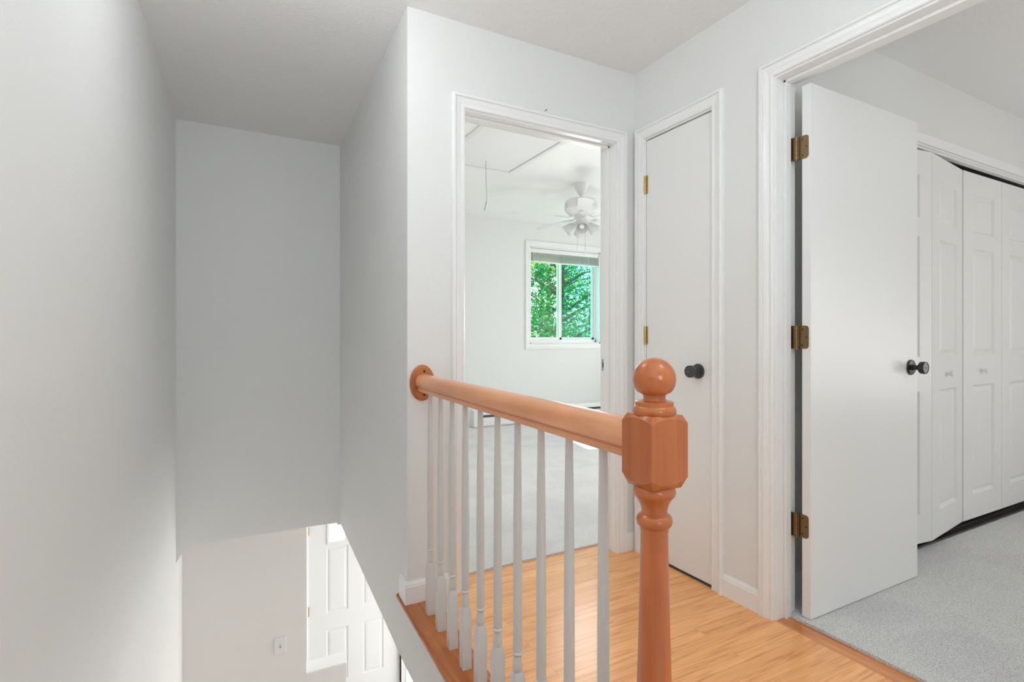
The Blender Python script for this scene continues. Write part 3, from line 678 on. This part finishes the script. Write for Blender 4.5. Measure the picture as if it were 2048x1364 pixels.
# ------------------------------------------------------------------ stair railing
rl = thing('stair_railing', (rx(.702), .702, 0), 'landing railing of orange brown handrail, newel post and white balusters', 'railing')
ri = Matrix.Translation(-Vector(rl.location))
NX, NY = rx(.702), .702; ra = -math.atan(.0416)
# newel post
np_ = thing('newel_post', (0, 0, 0), '', ''); del np_['label']; del np_['category']; np_.parent = rl; np_.rotation_euler = (0, 0, ra)
s = .0395
def sq_ring(hw, zz, cut, m=8):
    """square ring, its points lowered/raised towards the corners by cut"""
    pts = []
    for sd in range(4):
        for i in range(m):
            t = -1+2*i/m; x, y = t*hw, -hw
            for _ in range(sd): x, y = -y, x
            d = math.hypot(x, y)/hw
            pts.append((x, y, zz+cut*((d-1)/.4142)**1.3))
    return pts
blk = MB().loft([[(p[0]*.80, p[1]*.80, .8275) for p in sq_ring(s, 0, 0)], sq_ring(s, .836, .011), sq_ring(s, .948, -.009), [(p[0]*.84, p[1]*.84, .9525) for p in sq_ring(s, 0, 0)]])
blk.build('upper_block', M_newel, np_, smooth=True, angle=20)
sp_ = [(.020, .8285), (.033, .8275), (.0355, .824), (.0368, .818), (.0355, .812), (.033, .8085), (.0305, .806), (.028, .802), (.0252, .796), (.0232, .790), (.0222, .784), (.0222, .7795),
       (.0265, .777), (.0300, .773), (.0312, .767), (.0300, .761), (.0268, .757), (.0245, .7555), (.0245, .750), (.0236, .746)]
sp_ += [(.0236+(.036-.0236)*((.746-zz)/.446)**1.35, zz) for zz in [.746-.0446*i for i in range(1, 11)]]
sp_ += [(.040, .295), (.043, .287), (.040, .279), (.034, .276), (.034, .262), (.030, .255)]
MB().lathe(sp_[::-1], 48).build('turned_shaft', M_newel, np_, smooth=True, angle=50)
lb = MB().loft([[(p[0], p[1], 0.0) for p in sq_ring(s*1.02, 0, 0)], sq_ring(s*1.02, .250, -.012), [(p[0]*.84, p[1]*.84, .258) for p in sq_ring(s, 0, 0)]])
lb.build('lower_block', M_newel, np_, smooth=True, angle=20)
fi = [(.030, .9505), (.0350, .9515), (.0372, .955), (.0372, .961), (.0350, .9655), (.0328, .967), (.0328, .9735), (.0318, .9745), (.0215, .976), (.0190, .979), (.0190, .9825), (.0205, .9865)]
cz, cr = 1.0135, .0370
a0 = math.asin((cz-.9885)/cr)
for i in range(1, 22):
    a = -a0 + (math.pi/2+a0)*i/21; fi.append((max(.0006, cr*math.cos(a)), cz+cr*math.sin(a)))
MB().lathe(fi, 56).build('ball_finial', M_newel, np_, smooth=True, angle=40)

# handrail (profile in x/z lofted along y between newel and rosette)
RP = [(-.0225, 0), (-.0235, .002), (-.0235, .013), (-.0215, .0155), (-.0255, .018), (-.030, .022), (-.0325, .030), (-.0325, .042), (-.030, .052), (-.025, .060), (-.017, .066), (-.008, .0685), (0, .069)]
RP = RP + [(-x, z) for x, z in RP[::-1][1:]]
def rring(y, zz=.868, k=1): return [(rx(y)+x*k, y, zz+z_) for x, z_ in RP]
hr = MB().loft([rring(NY+.036), rring(1.0), rring(1.5), rring(YA-.0205)])
hro = hr.build('handrail', M_rail, rl, smooth=True, angle=28); hro.matrix_parent_inverse = ri
# rosette (oval plate on the wall)
def oval(a, b, y, n=48):
    return [(rx(YA)+a*math.cos(2*math.pi*i/n), y, .900+b*math.sin(2*math.pi*i/n)) for i in range(n)]
ro = MB().loft([oval(.053, .0745, YA), oval(.053, .0745, YA-.006), oval(.0495, .071, YA-.010), oval(.046, .067, YA-.012), oval(.045, .066, YA-.016), oval(.042, .063, YA-.018)])
ro_ = ro.build('rosette', M_rose, rl, smooth=True, angle=25); ro_.matrix_parent_inverse = ri
for zz in (.948, .851):
    MB().lathe([(.0042, 0), (.0042, .002)], 14, (rx(YA)+.004, YA-.0200, zz), 'y').build('screw_hole', M_hole, ro_)

# balusters
def baluster_mesh():
    b = MB(); hw = .0158
    b.loft([[(p[0], p[1], 0) for p in sq_ring(hw, 0, 0, 6)], sq_ring(hw, .194, -.012, 6), [(p[0]*.70, p[1]*.70, .203) for p in sq_ring(hw, 0, 0, 6)]])
    pr = [(.0090, .198), (.0112, .203), (.0135, .212), (.0138, .220), (.0120, .232), (.0104, .241), (.0102, .246), (.0135, .248), (.0150, .2515), (.0135, .255), (.0122, .2565)]
    pr += [(.0124+(.0084-.0124)*t/10+.0012*math.sin(math.pi*t/10), .2575+(.875-.2575)*t/10) for t in range(11)]
    return b.lathe(pr, 20)
first = None
for i in range(10):
    y = 2.000-.1275*i
    if first is None:
        o = baluster_mesh().build('baluster', M_bal, rl, smooth=True, angle=32); first = o
    else:
        o = first.copy(); COL.objects.link(o); o.parent = rl
    o.location = (rx(y)-NX, y-NY, 0); o.rotation_euler = (0, 0, ra)

for x_, y_, z_, lab in ((.24, 1.72, 2.27, 'white lamp holder added over the stairs to dress the fill light'), (1.05, .25, 2.12, 'white ceiling lamp holder over the landing')):  # stairs holder is an added fixture for the unseen fill
    lp = MB().lathe([(.09, H-.0005), (.09, H-.012), (.03, H-.030), (.018, H-.035), (.018, z_+.055), (.03, z_+.05), (.03, z_+.03)], 32, (x_, y_, 0)).build('ceiling_lamp', M_whitebright, smooth=True)
    tag(lp, lab, 'ceiling lamp')

# ------------------------------------------------------------------ outdoors
S(MB().box(-3, 4.5, YD+.15, 18, ZG-.12, ZG-.02).build('ground', paint('concrete', (.62, .63, .60), .85, .3, 30)), 'pale concrete walk outside the front door', 'path')
S(MB().box(-20, 30, 6.3, 45, -3.1, -3.0).build('ground', M_lawn), 'lawn outside the bedroom window', 'lawn')
def tree(loc, hgt, rad, nleaf, label, seed):
    rnd = random.Random(seed)
    t = thing('tree', loc, label, 'tree', 'trees outside the window')
    tk = MB().tube([(0, 0, 0), (.05, 0, hgt*.3), (-.05, .1, hgt*.55), (.05, 0, hgt*.8)], [.16, .12, .08, .03], 10)
    for k in range(26):
        a = rnd.random()*6.28; z0 = hgt*(.2+.6*rnd.random()); L = rad*(.5+.4*rnd.random())
        tk.tube([(0, 0, z0), (L*.5*math.cos(a), L*.5*math.sin(a), z0+.25*L), (L*math.cos(a), L*math.sin(a), z0+.35*L)], [.045, .025, .008], 6)
    tk.build('trunk', M_bark, t, smooth=True)
    clumps = []
    for k in range(170):
        while True:
            p = Vector((rnd.uniform(-1, 1), rnd.uniform(-1, 1), rnd.uniform(-1, 1)))
            if p.length < 1: break
        clumps.append((Vector((p.x*rad, p.y*rad, hgt*.52+p.z*hgt*.46)), rnd.uniform(.25, .5), rnd.random()))
    vs = []; fs = []; tone = []
    for k in range(nleaf):
        c, cr_, ct = clumps[rnd.randrange(len(clumps))]
        p = c + Vector((rnd.gauss(0, 1), rnd.gauss(0, 1), rnd.gauss(0, .7)))*cr_*.6
        L = rnd.uniform(.05, .10); wd = L*.42
        d = Vector((rnd.gauss(0, 1), rnd.gauss(0, 1), rnd.gauss(-.3, .6))).normalized(); u = d.cross(Vector((rnd.gauss(0, .4), rnd.gauss(0, .4), 1))).normalized()
        nrm = d.cross(u)*L*.12
        b = len(vs)
        vs += [p, p+d*L*.5+u*wd+nrm, p+d*L, p+d*L*.5-u*wd+nrm]
        fs += [(b, b+1, b+2), (b, b+2, b+3)]
        tv = min(1, max(0, .22+.62*ct+rnd.gauss(0, .17))); tone += [tv]*4
    me = bpy.data.meshes.new('foliage'); me.from_pydata([tuple(v) for v in vs], [], fs)
    at = me.attributes.new('tone', 'FLOAT', 'POINT'); at.data.foreach_set('value', tone)
    me.materials.append(M_leaf)
    o = bpy.data.objects.new('foliage', me); COL.objects.link(o); o.parent = t
tree((6.3, 9.4, -3.0), 7.4, 1.9, 16000, 'leafy green tree nearest to the bedroom window', 1)
tree((8.9, 14.0, -3.0), 8.0, 2.1, 17000, 'leafy green tree standing between the nearest and farthest trees outside', 2)
tree((11.6, 18.8, -3.0), 8.6, 2.3, 10000, 'leafy green tree farthest from the bedroom window', 3)
